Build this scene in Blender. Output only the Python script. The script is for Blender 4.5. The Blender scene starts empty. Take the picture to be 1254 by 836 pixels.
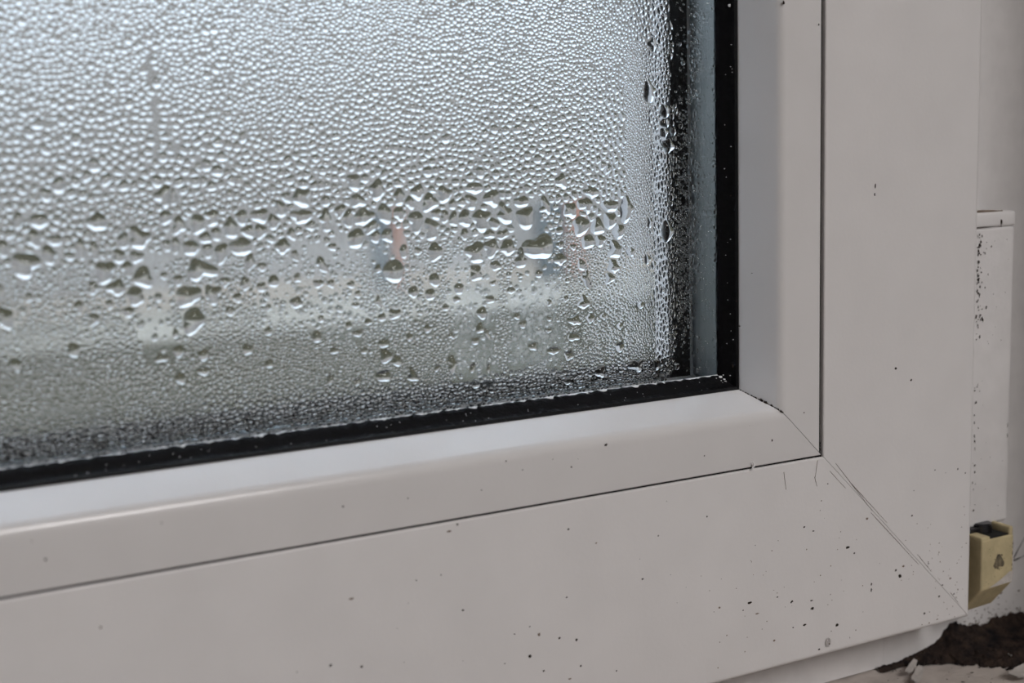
import bpy, bmesh, math, random
import numpy as np
from mathutils import Matrix, Vector, kdtree, noise

C = bpy.context.scene
COL = C.collection
random.seed(7)
rng = np.random.default_rng(11)
MM = 0.001

# ------------------------------------------------------------------ camera
# window plane: X right, Z up, Y outwards; sash front face is y = 0, its inner lower right corner is the origin
cam_d = bpy.data.cameras.new('camera')
cam = bpy.data.objects.new('camera', cam_d)
COL.objects.link(cam)
_r, _u, _f = (0.88290191, -0.46862514, -0.02957531), (0.0943116, 0.11527865, 0.98884587), (0.45998863, 0.8758432, -0.14597653)
cam.matrix_world = Matrix(((_r[0], _u[0], -_f[0], -0.227), (_r[1], _u[1], -_f[1], -0.2573), (_r[2], _u[2], -_f[2], 0.0825), (0, 0, 0, 1)))
cam_d.sensor_width = 36.0
cam_d.lens = 45.56
cam_d.clip_start = 0.01
cam_d.dof.use_dof = True
cam_d.dof.focus_distance = 0.338
cam_d.dof.aperture_fstop = 12.0
C.camera = cam

# ------------------------------------------------------------------ sky, lamps, exposure
SKY_LOW, SKY_HIGH, SKY_GAIN = (0.57, 0.60, 0.63, 1), (1.70, 2.03, 2.48, 1), 1.45
LAMP_W, FILL_W, KEY_W = 1.5, 3.4, 37.5
EXPOSURE = 0.0
w = bpy.data.worlds.new('overcast_sky'); C.world = w; w.use_nodes = True
nt = w.node_tree; nt.nodes.clear()
out = nt.nodes.new('ShaderNodeOutputWorld'); bg = nt.nodes.new('ShaderNodeBackground')
tc = nt.nodes.new('ShaderNodeTexCoord'); sx = nt.nodes.new('ShaderNodeSeparateXYZ')
rmp = nt.nodes.new('ShaderNodeValToRGB')
rmp.color_ramp.elements[0].position = 0.0; rmp.color_ramp.elements[0].color = SKY_LOW
rmp.color_ramp.elements[1].position = 0.9; rmp.color_ramp.elements[1].color = SKY_HIGH
nt.links.new(tc.outputs['Generated'], sx.inputs[0]); nt.links.new(sx.outputs['Z'], rmp.inputs[0])
nt.links.new(rmp.outputs[0], bg.inputs['Color']); bg.inputs['Strength'].default_value = SKY_GAIN
nt.links.new(bg.outputs[0], out.inputs[0])

def area(name, loc, rot, sx_, sy_, watts, col):
    d = bpy.data.lights.new(name, 'AREA'); d.shape = 'RECTANGLE'; d.size = sx_; d.size_y = sy_
    d.energy = watts; d.color = col
    o = bpy.data.objects.new(name, d); COL.objects.link(o); o.location = loc; o.rotation_euler = rot
    return o
# long ceiling lamp running into the room, and an added fill light in front of the far wall
area('ceiling_lamp_light', (-0.42, -1.25, 1.50), (0, 0, 0), 0.07, 1.5, LAMP_W, (1.0, 0.92, 0.84))
area('added_fill_light', (0.75, -3.05, 0.45), (math.radians(90), 0, 0), 1.3, 2.0, FILL_W, (1.0, 0.965, 0.95))

area('added_key_light', (0.14, -1.62, 1.54), (math.radians(45), 0, 0), 0.62, 1.3, KEY_W, (1.0, 0.975, 0.965))  # added soft overhead light; the ceiling has no roof window

C.view_settings.view_transform = 'Standard'; C.view_settings.look = 'None'
C.view_settings.exposure = EXPOSURE; C.view_settings.gamma = 1.0; C.view_settings.use_curve_mapping = False
cy = C.cycles
cy.max_bounces = 14; cy.transmission_bounces = 14; cy.transparent_max_bounces = 12; cy.glossy_bounces = 5; cy.diffuse_bounces = 4
cy.use_denoising = True; cy.sample_clamp_indirect = 4.0; cy.caustics_refractive = True; cy.blur_glossy = 0.0

# ------------------------------------------------------------------ materials
def mat(name, col, rough=0.5, spec=0.5, vary=0.0, scale=40.0, bump=0.0, bscale=300.0, metal=0.0, stretch=None, col2=None):
    m = bpy.data.materials.new(name); m.use_nodes = True
    t = m.node_tree; b = t.nodes['Principled BSDF']
    b.inputs['Roughness'].default_value = rough; b.inputs['Metallic'].default_value = metal
    b.inputs['Specular IOR Level'].default_value = spec
    g = t.nodes.new('ShaderNodeTexCoord'); mp = t.nodes.new('ShaderNodeMapping')
    t.links.new(g.outputs['Object'], mp.inputs[0])
    if stretch: mp.inputs['Scale'].default_value = stretch
    n = t.nodes.new('ShaderNodeTexNoise'); n.inputs['Scale'].default_value = scale; n.inputs['Detail'].default_value = 5
    t.links.new(mp.outputs[0], n.inputs['Vector'])
    r = t.nodes.new('ShaderNodeValToRGB'); r.color_ramp.elements[0].position = 0.3; r.color_ramp.elements[1].position = 0.7
    c2 = col2 or tuple(c * (1 - vary) for c in col)
    r.color_ramp.elements[0].color = (*c2, 1); r.color_ramp.elements[1].color = (*col, 1)
    t.links.new(n.outputs['Fac'], r.inputs[0]); t.links.new(r.outputs[0], b.inputs['Base Color'])
    if bump:
        n2 = t.nodes.new('ShaderNodeTexNoise'); n2.inputs['Scale'].default_value = bscale; n2.inputs['Detail'].default_value = 4
        t.links.new(mp.outputs[0], n2.inputs['Vector'])
        bp = t.nodes.new('ShaderNodeBump'); bp.inputs['Strength'].default_value = bump; bp.inputs['Distance'].default_value = 0.001
        t.links.new(n2.outputs['Fac'], bp.inputs['Height']); t.links.new(bp.outputs[0], b.inputs['Normal'])
    return m

def glass_mat(name, ior, rough=0.0, tint=(1, 1, 1)):
    m = bpy.data.materials.new(name); m.use_nodes = True
    b = m.node_tree.nodes['Principled BSDF']
    b.inputs['Base Color'].default_value = (*tint, 1); b.inputs['Transmission Weight'].default_value = 1.0
    b.inputs['IOR'].default_value = ior; b.inputs['Roughness'].default_value = rough
    return m

PVC = (0.765, 0.742, 0.738)
M_pvc = mat('white_plastic', PVC, 0.32, 0.4, vary=0.05, scale=60, bump=0.04, bscale=900)
M_pvc_grime = mat('white_plastic_grimy', PVC, 0.38, 0.4, vary=0.10, scale=120, bump=0.06, bscale=700)
M_bead = mat('white_plastic_bead', (0.735, 0.715, 0.712), 0.22, 0.5, vary=0.04, scale=60, bump=0.03, bscale=900)
M_rubber = mat('black_rubber', (0.004, 0.004, 0.005), 0.45, 0.13, vary=0.3, scale=700, bump=0.25, bscale=1500)
M_glass = glass_mat('window_glass', 1.5, 0.0, (0.985, 0.995, 0.99))
M_water = glass_mat('water', 1.333)
M_alu = mat('spacer_aluminium', (0.24, 0.27, 0.28), 0.36, 0.5, vary=0.12, scale=900, stretch=(1, 1, 0.05), metal=0.85)
M_outpvc = mat('outside_plastic', (0.46, 0.48, 0.50), 0.4, 0.4, vary=0.08, scale=30)
M_wall = mat('white_plaster', (0.50, 0.48, 0.46), 0.85, 0.2, vary=0.06, scale=8, bump=0.2, bscale=60)
M_floor = mat('oak_floor', (0.34, 0.24, 0.16), 0.5, 0.4, vary=0.35, scale=6, stretch=(1, 12, 1))
M_sill = mat('painted_sill', (0.56, 0.50, 0.46), 0.55, 0.3, vary=0.22, scale=90, bump=0.5, bscale=400)
M_mould = mat('black_mould', (0.055, 0.037, 0.028), 0.9, 0.15, scale=260, col2=(0.007, 0.006, 0.008), bump=0.9, bscale=1400)
M_flake = mat('peeling_paint', (0.56, 0.52, 0.49), 0.6, 0.3, vary=0.2, scale=300, bump=0.4, bscale=600)
M_beige = mat('yellowed_plastic', (0.55, 0.46, 0.275), 0.45, 0.4, vary=0.22, scale=260, bump=0.15, bscale=900)
M_steel = mat('dark_steel', (0.10, 0.10, 0.11), 0.30, 0.5, vary=0.5, scale=500, metal=0.9)
M_dark = mat('dark_cavity', (0.02, 0.02, 0.02), 0.7, 0.2)
M_speck = mat('dirt_speck', (0.035, 0.025, 0.02), 0.8, 0.2, vary=0.5, scale=600)
M_speck2 = mat('pale_brown_speck', (0.26, 0.20, 0.16), 0.8, 0.2, vary=0.4, scale=600)
M_waterglint = mat('water_glint', (0.88, 0.89, 0.90), 0.18, 0.6, vary=0.25, scale=500, bump=0.4, bscale=900)  # sky glint on water, put into a whitish base colour

# ------------------------------------------------------------------ helpers
def link(o, parent=None):
    COL.objects.link(o)
    if parent is not None: o.parent = parent
    return o
def mesh_obj(name, V, F, m, parent=None, smooth=False):
    me = bpy.data.meshes.new(name); me.from_pydata([tuple(v) for v in V], [], [tuple(f) for f in F]); me.update()
    me.materials.append(m)
    if smooth: me.shade_smooth()
    return link(bpy.data.objects.new(name, me), parent)
def recalc(o):
    bm = bmesh.new(); bm.from_mesh(o.data); bmesh.ops.recalc_face_normals(bm, faces=bm.faces); bm.to_mesh(o.data); bm.free(); return o
def tri_mesh(name, V, F, m, parent=None, smooth=True):
    """fast path: numpy arrays of vertices and triangles"""
    me = bpy.data.meshes.new(name)
    me.vertices.add(len(V)); me.vertices.foreach_set('co', np.asarray(V, np.float32).ravel())
    me.loops.add(len(F) * 3); me.loops.foreach_set('vertex_index', np.asarray(F, np.int32).ravel())
    me.polygons.add(len(F)); me.polygons.foreach_set('loop_start', np.arange(0, len(F) * 3, 3, dtype=np.int32))
    me.polygons.foreach_set('use_smooth', np.full(len(F), smooth, bool))
    me.update(); me.validate(); me.materials.append(m)
    return link(bpy.data.objects.new(name, me), parent)
def tag(o, label=None, cat=None, group=None, kind=None):
    if label: o['label'] = label
    if cat: o['category'] = cat
    if group: o['group'] = group
    if kind: o['kind'] = kind
    return o
def empty(name, loc=(0, 0, 0)):
    o = bpy.data.objects.new(name, None); o.location = loc; o.empty_display_size = 0.02
    return link(o)
def box(name, lo, hi, m, parent=None, bevel=0.0, seg=2, off=(0, 0, 0)):
    bm = bmesh.new()
    bmesh.ops.create_cube(bm, size=1.0)
    for v in bm.verts:
        v.co = Vector([(lo[i] + hi[i]) / 2 + v.co[i] * (hi[i] - lo[i]) - off[i] for i in range(3)])
    if bevel: bmesh.ops.bevel(bm, geom=bm.edges[:], offset=bevel, segments=seg, affect='EDGES', profile=0.5)
    me = bpy.data.meshes.new(name); bm.to_mesh(me); bm.free(); me.materials.append(m)
    if bevel: me.shade_smooth(); 
    return link(bpy.data.objects.new(name, me), parent)
def join_boxes(name, boxes, m, parent=None):
    V, F = [], []
    for lo, hi in boxes:
        b = len(V)
        V += [(x, y, z) for z in (lo[2], hi[2]) for y in (lo[1], hi[1]) for x in (lo[0], hi[0])]
        F += [[b + i for i in q] for q in ((0, 2, 3, 1), (4, 5, 7, 6), (0, 1, 5, 4), (2, 6, 7, 3), (0, 4, 6, 2), (1, 3, 7, 5))]
    return mesh_obj(name, V, F, m, parent)

def smooth_prof(P, iters):
    """Chaikin rounding of flagged corners: P = [(d, y, radius)]"""
    outp = []
    n = len(P)
    for i in range(n):
        d, y, r = P[i]
        if r <= 0: outp.append((d, y)); continue
        a = Vector(P[i - 1][:2]); b = Vector((d, y)); c = Vector(P[(i + 1) % n][:2])
        u = (a - b).normalized(); v = (c - b).normalized()
        p0 = b + u * r; p2 = b + v * r
        for k in range(iters + 1):
            t = k / iters
            q = p0 * (1 - t) ** 2 + b * 2 * t * (1 - t) + p2 * t * t
            outp.append((q.x, q.y))
    return outp

RECT = (-0.60, -0.055, 0.055, 0.72)          # outer edge of the sash in x, z
def member(name, side, prof, m, parent, rect=RECT, gap=0.00008, rings=None, jit=None, smooth=True, butt=False):
    """mitred frame member: profile (distance inwards from rect edge, y) swept along one side"""
    x0, z0, x1, z1 = rect
    P = prof
    if rings is None: rings = [0.0, 1.0]
    V, F = [], []
    n = len(P)
    for ri, t in enumerate(rings):
        for pi, (d, y) in enumerate(P):
            if jit: d, y = jit(pi, ri, t, d, y)
            g = gap
            dd = 0 if butt else d
            if side == 'bottom': a, b = x0 + dd + g, x1 - dd - g; co = (a + (b - a) * t, y, z0 + d)
            elif side == 'top': a, b = x0 + dd + g, x1 - dd - g; co = (b + (a - b) * t, y, z1 - d)
            elif side == 'right': a, b = z0 + dd + g, z1 - dd - g; co = (x1 - d, y, a + (b - a) * t)
            else: a, b = z0 + dd + g, z1 - dd - g; co = (x0 + d, y, b + (a - b) * t)
            V.append(co)
    for r in range(len(rings) - 1):
        for i in range(n):
            j = (i + 1) % n
            F.append((r * n + i, r * n + j, (r + 1) * n + j, (r + 1) * n + i))
    F.append(tuple(range(n))); F.append(tuple(reversed([(len(rings) - 1) * n + i for i in range(n)])))
    o = recalc(mesh_obj(name, V, F, m, parent))
    if smooth:
        o.data.shade_smooth(); o.data.set_sharp_from_angle(angle=math.radians(32))
    return o
SIDES = ('bottom', 'right', 'top', 'left')

# ================================================================== ROOM SHELL
xl, xr, zb, zt = -0.645, 0.099, -0.073, 0.765         # window opening
tag(join_boxes('wall_front', [((-2.2, -0.12, -0.95), (xl, 0.14, 1.6)), ((xr, -0.12, -0.95), (1.6, 0.14, 1.6)),
    ((xl, -0.12, zt), (xr, 0.14, 1.6)), ((xl, -0.12, -0.95), (xr, 0.14, zb - 0.022))], M_wall), 'white plastered wall around the window', kind='structure')
tag(box('wall_back', (-2.2, -3.2, -0.95), (1.6, -3.1, 1.6), M_wall), 'white wall at the far end of the room', kind='structure')
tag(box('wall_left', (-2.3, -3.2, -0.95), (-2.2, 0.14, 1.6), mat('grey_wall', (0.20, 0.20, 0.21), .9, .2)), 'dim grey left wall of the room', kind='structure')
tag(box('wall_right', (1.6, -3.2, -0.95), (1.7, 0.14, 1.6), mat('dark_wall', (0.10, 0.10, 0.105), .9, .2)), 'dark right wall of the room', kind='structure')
tag(box('ceiling', (-2.3, -3.2, 1.6), (1.7, 0.14, 1.7), M_wall), 'white ceiling', kind='structure')
tag(box('floor', (-2.3, -3.2, -1.0), (1.7, 0.14, -0.95), M_floor), 'brown wooden floor', kind='structure')

# ================================================================== OUTER FRAME (fixed)
win = tag(empty('window_1', (xr, 0.018, zb)), 'fixed outer frame of the white plastic window', kind='structure')
FR = (xl, zb, xr, zt)
def shift(o, root):
    o.data.transform(Matrix.Translation(-root.location)); return o
for s in SIDES:
    lip = 0.104 if s == 'right' else 0.068
    yf = 0.018 if s in ('right', 'left') else 0.0182
    P = smooth_prof([(0, yf, 0), (0.060, yf, 0.001), (0.060, 0.044 + (yf - .018), 0), (lip, 0.044 + (yf - .018), 0), (lip, 0.075 + (yf - .018), 0.002), (0, 0.075 + (yf - .018), 0)], 3)
    shift(member('frame_jamb' if s in ('right', 'left') else 'frame_rail', s, P, M_pvc_grime, win, rect=FR, gap=0.0, butt=True), win)
# fine open cracks where frame, wall end and sill meet
def sliver(name, a, b, wd, m, parent, y):
    a = Vector(a); b = Vector(b); d = (b - a).normalized(); nrm = Vector((-d.y, d.x)) * wd / 2
    n = 7; V, F = [], []
    for k in range(n):
        t = k / (n - 1); p = a.lerp(b, t); q = nrm * (0.35 + 0.65 * math.sin(math.pi * min(1, t * 1.2 + .1)) + random.uniform(-.2, .2))
        V += [(p.x + q.x, y, p.y + q.y), (p.x, y - 0.00012, p.y), (p.x - q.x, y, p.y - q.y)]
        if k: b0 = 3 * (k - 1); F += [(b0, b0 + 1, b0 + 4, b0 + 3), (b0 + 1, b0 + 2, b0 + 5, b0 + 4)]
    return mesh_obj(name, V, F, m, parent)
for a, b, wd in (((0.0922, -0.0505), (0.0985, -0.0425), .0005), ((0.0923, -0.0500), (0.0988, -0.0490), .0006)):
    shift(sliver('crack', a, b, wd, M_speck, win, 0.0179), win)

# outside ledge and inner window sill
tag(box('trim_2', (xl - .02, 0.075, zb - 0.03), (xr + .02, 0.19, zb - 0.005), mat('ledge_metal', (0.35, 0.36, 0.37), 0.5, 0.4, vary=.1)), 'grey metal ledge outside below the window', kind='structure')

# hand-read positions (mm): x, z, half width, half height[, direction of neck or tail]
HAND = [
(-189,71.4,2.01,1.46),(-190.4,67.9,1.24,1.95),(-177.8,70.6,2.1,1.83),(-196.3,66.3,1.06,1.78),(-192.3,62.9,3.08,2.28),(-187.7,64.6,1.56,1.97),(-186.4,67.3,1.72,1.15),
(-181.4,65.2,0.96,2.16),(-178.9,64.7,0.97,2),(-177,60.4,1.95,2.69),(-169.6,66.8,2,2.53),(-172.5,60.9,1.16,1.86),(-169.5,58.5,2.01,2.38),(-172.9,66.5,1.15,1.85),
(-170.5,63,1.5,1.35),(-174,63.2,1.31,1.68),(-163.9,70.9,1.35,1.7),(-163.9,75.2,1.86,2.54),(-164,65,1.19,1.2),(-193,71.6,0.92,1.78),(-162.1,74.8,0.85,1.7),
(-161.3,69.1,1.37,2.05),(-157.2,68.9,1.73,2.24),(-154.1,70.3,1.57,1.9),(-150.2,68,1.6,2.44),(-147.8,69.8,1.43,1.92),(-143.6,70.1,2.17,1.58),(-140.8,68.9,1.46,1.94),
(-139,71.3,1.29,2.12),(-137.7,73.9,1.66,1.77,-40),(-134.2,73.6,2.05,2.13),(-134.4,69.6,2.62,1.61),(-128.8,68.1,1.9,3.06,90),(-125.3,70.1,1.35,1.81),
(-146.5,66.9,1.44,1.75),(-143.8,66.8,1.45,1.59),(-155.8,66,1.57,1.56),(-153.6,66.8,1.23,1.56),(-159,64.2,2.07,1.55),(-155.6,63.6,1.22,1.73),(-152.7,62.7,1.41,2.27),
(-148,63.7,2.87,2.11),(-162.3,64.9,1.02,1.71),(-139,63.3,1.85,1.6),(-136.9,65.8,1.11,1.25),(-127.6,62.4,1.15,0.82),(-130.5,59,1.71,2.18,-50),(-136.4,61.2,1.31,1.61,-60),
(-146.5,60.6,1.08,2.47),(-143.9,59.1,1.09,0.98),(-157.4,59.5,3.31,2.08),(-121.8,76.6,1.55,1.99),(-116.3,74.6,1.78,2.38),(-121.1,72.4,1.95,1.45),(-123.6,68.7,1.35,2.36),
(-119.7,68.5,2.74,2.19),(-114.7,69.2,1.79,2.39),(-118.4,66.3,1.77,1.84),(-121.9,64.1,2.15,2.2),(-117.2,64.2,1.39,1.47),(-114.4,64.2,1.4,1.67),(-111,72.6,1.41,2.22),
(-111.1,69.2,1.61,1.85),(-106.5,73.5,1.83,1.86),(-108.4,71.5,1.22,1.67),(-107,67.2,1.84,2.8),(-103.3,65.5,1.86,3.2),(-103.3,71.1,2.06,2.43),(-99.7,72.8,1.87,2.07),
(-102,68.4,1.24,1.5),(-99.7,67.7,1.25,1.51),(-97.6,67.1,1.37,1.7),(-94.7,67.1,1.7,2.28),(-91.9,74,2.56,1.33),(-92.8,70.8,1.49,2.09),(-90.4,66.7,2.15,2.68),
(-87.4,71.5,2.16,1.91),(-84.1,67.5,1.97,2.7),(-86.8,65.4,1.52,1.54),(-88.2,63.1,1.52,1.16),(-84.7,62.7,1.97,1.16),(-87.9,59.8,1.96,2.13),(-83.5,59.7,1.98,1.95),
(-92.2,58.9,2.36,2.69),(-102.5,59.9,1.66,2.46),(-110.5,60.4,1.01,1.49),(-106.9,60.2,1.03,0.94),(-113.1,56.1,2.62,2.61),(-116.9,56.8,0.8,1.02),(-86.9,55.5,1.53,1.17),
(-92.2,54.3,1.51,2.32),(-94.8,63.5,1.06,1.34),(-97.7,70.5,0.94,1.32),(-78.6,66.7,2.45,2.73),(-72.9,68.6,2.26,2.35,100),(-79.4,70.2,2.22,1.36),(-74.8,59.2,4.3,2.96),
(-65.9,67.6,2.08,1.98),(-61.7,68.8,2.57,1.79),(-54.6,68.1,2.39,1.61),(-49.8,67.1,1.94,3.05),(-63,63.7,2.34,2.8),(-58.3,63.1,2.37,2.21),(-54.7,64.5,2.15,2.22),
(-52.3,61.7,1.93,1.83),(-61.2,59.8,2.12,1.81),(-57.6,59.8,1.43,1.62),(-53.4,57.3,1.93,2.65),(-54,53,1.69,2.04),(-80.1,56.4,1.56,2.16),(-69.2,55.9,1.84,1.4),
(-69.2,62.8,1.15,0.89),(-69.1,59.3,1.15,0.89),(-65.4,58.6,0.93,0.8),(-63.2,54.1,1.17,1.41),(-48.8,56.4,1.22,1.23),(-75.2,52.7,1.13,0.89),(-66.7,53.5,0.7,0.6),
(-62.1,50.8,1.65,2.43,-55),(-55,50.3,1.44,1.43),(-60.2,71.6,2.34,1.59),(-68.4,74.7,1.6,1.77),(-37.6,60.9,2.01,2.28),(-42.8,63.5,0.74,1.44),(-43.7,54.2,0.99,1.24),
(-197,52.6,1.68,2.29),(-197.4,57.6,0.61,1.95),(-179.6,57.2,1.13,1.34),(-175.1,57,2.3,1.52),(-171.2,54.9,1.67,2.39),(-172.8,51.7,1.16,1.19),(-166.6,54.2,0.85,1.03),
(-165.1,58.7,0.85,0.77),(-182.8,53.6,0.96,1.34),(-179.9,50.8,1.14,1.35),(-184.4,44.8,1.28,1.51),(-195.6,42.9,1.08,1.32),(-176.6,53.6,0.82,1.01),(-192.1,56.2,0.77,0.99),
(-166.8,41.3,1.71,0.78),(-160.4,54,2.94,2.43),(-155.1,54.1,1.76,2.1),(-159.5,48.9,2.44,2.8),(-162.2,57.5,1.03,1.21),(-152.2,56.5,1.24,0.97),(-147.9,55.7,1.08,1.59),
(-144.3,54.7,1.1,1.07),(-141.5,55.8,1.29,1.34),(-136.1,56.1,0.94,0.99),(-131.3,54.5,1.33,0.91),(-128.4,54.3,0.96,0.91),(-136.6,50.7,1.5,1.27),(-146.7,54,0.54,0.71),
(-149.7,52.8,1.08,1.06),(-143,50.1,0.74,0.72),(-131.1,46.6,0.77,0.82),(-132.3,42.6,0.96,1.47),(-143.3,44.9,0.92,0.99),(-148.2,41.3,1.09,1.25),(-157.9,41.1,1.23,1.24),
(-158,37.6,1.41,0.97),(-143.5,37.7,0.93,1),(-163.1,42.4,1.21,1.22),(-163.1,36.6,1.21,1.23),(-163.5,46.3,0.69,1.04),(-128.4,39.1,1.16,0.74),(-129.7,32.7,0.78,1.12),
(-151.5,50.1,1.07,1.06),(-123.6,53.7,0.98,0.83),(-122.1,51.4,0.79,0.83),(-122.7,49,0.98,0.65),(-108.5,50.9,1.33,1.32),(-103,53.3,1.46,1.52),(-104.2,50,1.35,1.33),
(-96.8,50.8,1.28,1.35),(-88.7,47.6,1.31,0.98),(-87.9,51.3,1.09,0.88,30),(-91,44.5,1.3,1.56),(-117.3,49.5,1,1.68,-60),(-113.4,46.2,1.62,1.22),(-124.6,44.5,0.78,0.93),
(-119.9,44.9,0.99,0.75),(-122.6,42.5,1.38,0.75),(-121.2,38.4,0.99,0.75),(-116.5,45.7,1,0.94),(-116.3,39.6,1.41,1.13),(-115.9,36.7,1.62,1.7),(-113.3,35.3,1.22,1.33),
(-109.4,31.1,2.07,1.73,100),(-99.2,33.1,1.07,2.34),(-116.7,32.1,2.02,1.33),(-105.2,42,1.04,0.96),(-99.4,39.9,1.06,0.97,-45),(-93,38,1.08,0.98),(-91.6,40.8,1.09,1.17),
(-89.9,39.7,0.87,1.37,-60),(-100.4,46.6,1.05,0.77),(-97.5,48.3,1.06,0.77),(-103.3,32.4,1.05,1.16,40),(-94.1,31.4,1.09,1.38,50),(-89.8,30.8,0.66,1.39,60),
(-109.8,40.5,0.82,0.95),(-123.3,31.5,0.79,0.94),(-83,49.3,1.11,0.88),(-65.4,40.5,1.88,1.22),(-66,36.4,1.65,1.02),(-67.3,31.9,1.41,1.12),(-67.8,46.1,0.81,0.81),
(-72.5,45.5,0.69,0.9),(-62.7,44.7,1.65,1.63),(-60.9,40.7,1.19,1.23),(-72.6,41.5,0.8,0.6),(-72.9,38.7,0.92,0.6),(-71.7,33.5,1.85,0.91),(-52.4,32.5,1.22,1.25),
(-58.4,27,1.45,1.66),(-47.6,27.4,2.49,1.48),(-67.3,50.5,0.81,0.6),(-46.1,42.7,1.24,0.94),(-41.4,26.9,1.01,1.49),(-80.1,40.8,0.9,0.99),(-81.6,42.9,0.89,0.79),
(-77.4,35.1,1.14,1),(-52.3,37.9,0.98,0.83),(-57.1,40.8,0.96,0.82),(-67.9,25.6,0.94,1.03),(-41.3,107.5,1.22,1.59),(-42.5,95.9,1.71,2.6),(-37.9,91,1.49,1.82),
(-37.9,88.2,1.49,1.22),(-38.2,85.8,1.24,1.22),(-37,82.5,1.74,1.84),(-35.5,86.1,1,1.22),(-40.7,116.6,0.61,0.89),(-162.1,84.9,0.76,1.18),(-146.5,86.9,0.89,1.2),
(-135,82.8,0.83,0.88),(-77.3,93.6,0.88,0.76),
]
SPECKS_SASH = [
(25,21.1,0.6,0.45),(30.7,17.3,0.45,0.34),(16.9,70.3,0.28,0.85),(16.7,68.2,0.28,0.53),(-186.1,-8.8,0.32,0.34),(-106.6,-21,0.31,0.29),(-78.3,-6.6,0.34,0.3),
(-57.6,-22.7,0.36,0.31),(-79.2,-23.2,0.29,0.25),(-87,-30.9,0.45,0.5),(-89.6,-35.6,0.56,0.5),(-76.8,-34.3,0.46,0.41),(-75.8,-41.1,0.35,0.31),(-96.3,-36,0.22,0.2),
(-133.3,-13.1,0.76,0.28),(-117.8,-11.8,0.2,0.19),(-111.7,-11.7,0.2,0.19),(-138.8,-27.1,0.38,0.37),(-131.7,-29,0.39,0.37),(-70.7,-11.3,0.35,0.2),(-52.8,-12.5,0.24,0.21),
(-89.4,-28.4,0.22,0.2),(-93.5,-29.4,0.22,0.2),(-86,-40.1,0.34,0.3),(-78.9,-43.7,0.58,0.21),(-81.5,-32.9,0.46,0.3),(-65.6,-44.6,0.24,0.21),(-24.7,-35.2,0.81,0.44),
(-26.8,-36.8,0.27,0.22),(-34.3,-34.6,0.39,0.33),(-10.6,-37.5,0.42,0.34),(-15.6,-35.4,0.41,0.22),(-4,-38.6,0.57,0.23),(-3.7,-40.9,0.72,0.46),(-22.3,-38.6,0.82,0.22),
(4.9,-47.2,0.59,0.58),(-6.4,-44.9,0.71,0.34),(-10.3,-44.8,0.28,0.23),(-1.3,-52.8,0.44,0.35),(-16.6,-47.1,0.42,0.34),(37.1,-50.4,0.48,0.36),(17.1,-39.6,0.3,0.7),
(8.5,-26.1,0.73,0.46),(10.8,-28.1,0.37,0.29),(15.3,-19.2,0.59,0.34),(31.8,-21,0.39,0.29),(40.2,-9.2,0.32,0.23),(49,-10.2,0.32,0.36),(52,-11.8,0.33,0.24),
(-0.8,-11.7,0.28,0.22),(-6.6,-17.9,0.35,0.28),(-3.5,-19.5,0.42,0.22),(1.4,-7.4,0.28,0.22),(27.6,-37.6,0.78,0.59),(28.8,-35,0.62,0.35),(26,-35.7,0.46,0.35),
(17.1,-38,0.3,0.47),(-10.9,-37.7,0.42,0.34),(-38,-10,0.26,0.32),(47,-41.9,0.49,0.37),(43.9,-43.3,0.49,0.24),(38.3,-36,0.32,0.24),(42.7,-46.4,0.49,0.36),
(48.5,-46.8,0.33,0.24),(-109.3,-1.9,0.82,0.28),(-107.2,-0.7,0.31,0.28),]
SPECKS_BEAD = [
(-197.5,10.8,0.37,0.4),(-195.3,6.8,0.3,0.32),(-82,10.9,0.44,0.39),(-67.4,12.3,0.58,0.5),(-77,8.3,0.34,0.29),(-94.3,12.1,0.32,0.29),(-24.5,11.6,0.33,0.32),
(-17.2,6.8,0.27,0.43),(-38.6,5.7,0.25,0.21),(-75.2,10,0.23,0.2),(-172.7,10.4,0.25,0.67),(-13.6,116.4,0.38,0.59),(-6.7,12.8,0.27,0.22),(-2.4,111.3,0.26,0.3),
(-90.1,9.5,0.32,0.29),(-100.8,6.3,0.21,0.19),(-118.9,7.2,0.2,0.18),(-134.1,7.7,0.28,0.27),]
SPECKS_BEVEL = [
(-19.2,41.9,0.26,0.21),(-18.4,35.3,0.26,0.21),(-15,26,0.54,0.43),(-15.5,26.7,0.4,0.32),(-20.9,69.3,0.26,0.21),(-17,49.3,0.26,0.21),(-20.5,24.9,0.26,0.64),]
# ================================================================== SASH
sash = tag(empty('window_sash', (0.055, 0.0, -0.055)), 'white plastic window sash with mitred corner, holding the misted pane', 'window sash')
sp = smooth_prof([(0, 0.0165, 0), (0, 0, 0.0014), (0.0551, 0, 0.0006), (0.0551, 0.0100, 0), (0.062, 0.010, 0), (0.062, 0.0357, 0),
                  (0.0745, 0.0357, 0), (0.0700, 0.042, 0), (0.046, 0.042, 0), (0.046, 0.0165, 0)], 4)
for s in SIDES:
    o = member('sash_rail' if s in ('bottom', 'top') else 'sash_stile', s, sp, M_pvc, sash); shift(o, sash)
for s in SIDES:
    e0 = 0.0563 if s in ('right', 'left') else 0.0556
    bp_ = smooth_prof([(e0, 0.0099, 0), (e0, 0.0002, 0.0005), (0.0690, 0.0, 0.0024), (0.0734, 0.0120, 0.0004), (0.0734, 0.0130, 0), (0.0626, 0.0130, 0), (0.0622, 0.0099, 0)], 6)
    shift(member('glazing_bead', s, bp_, M_bead, sash, gap=0.0001), sash)
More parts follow.
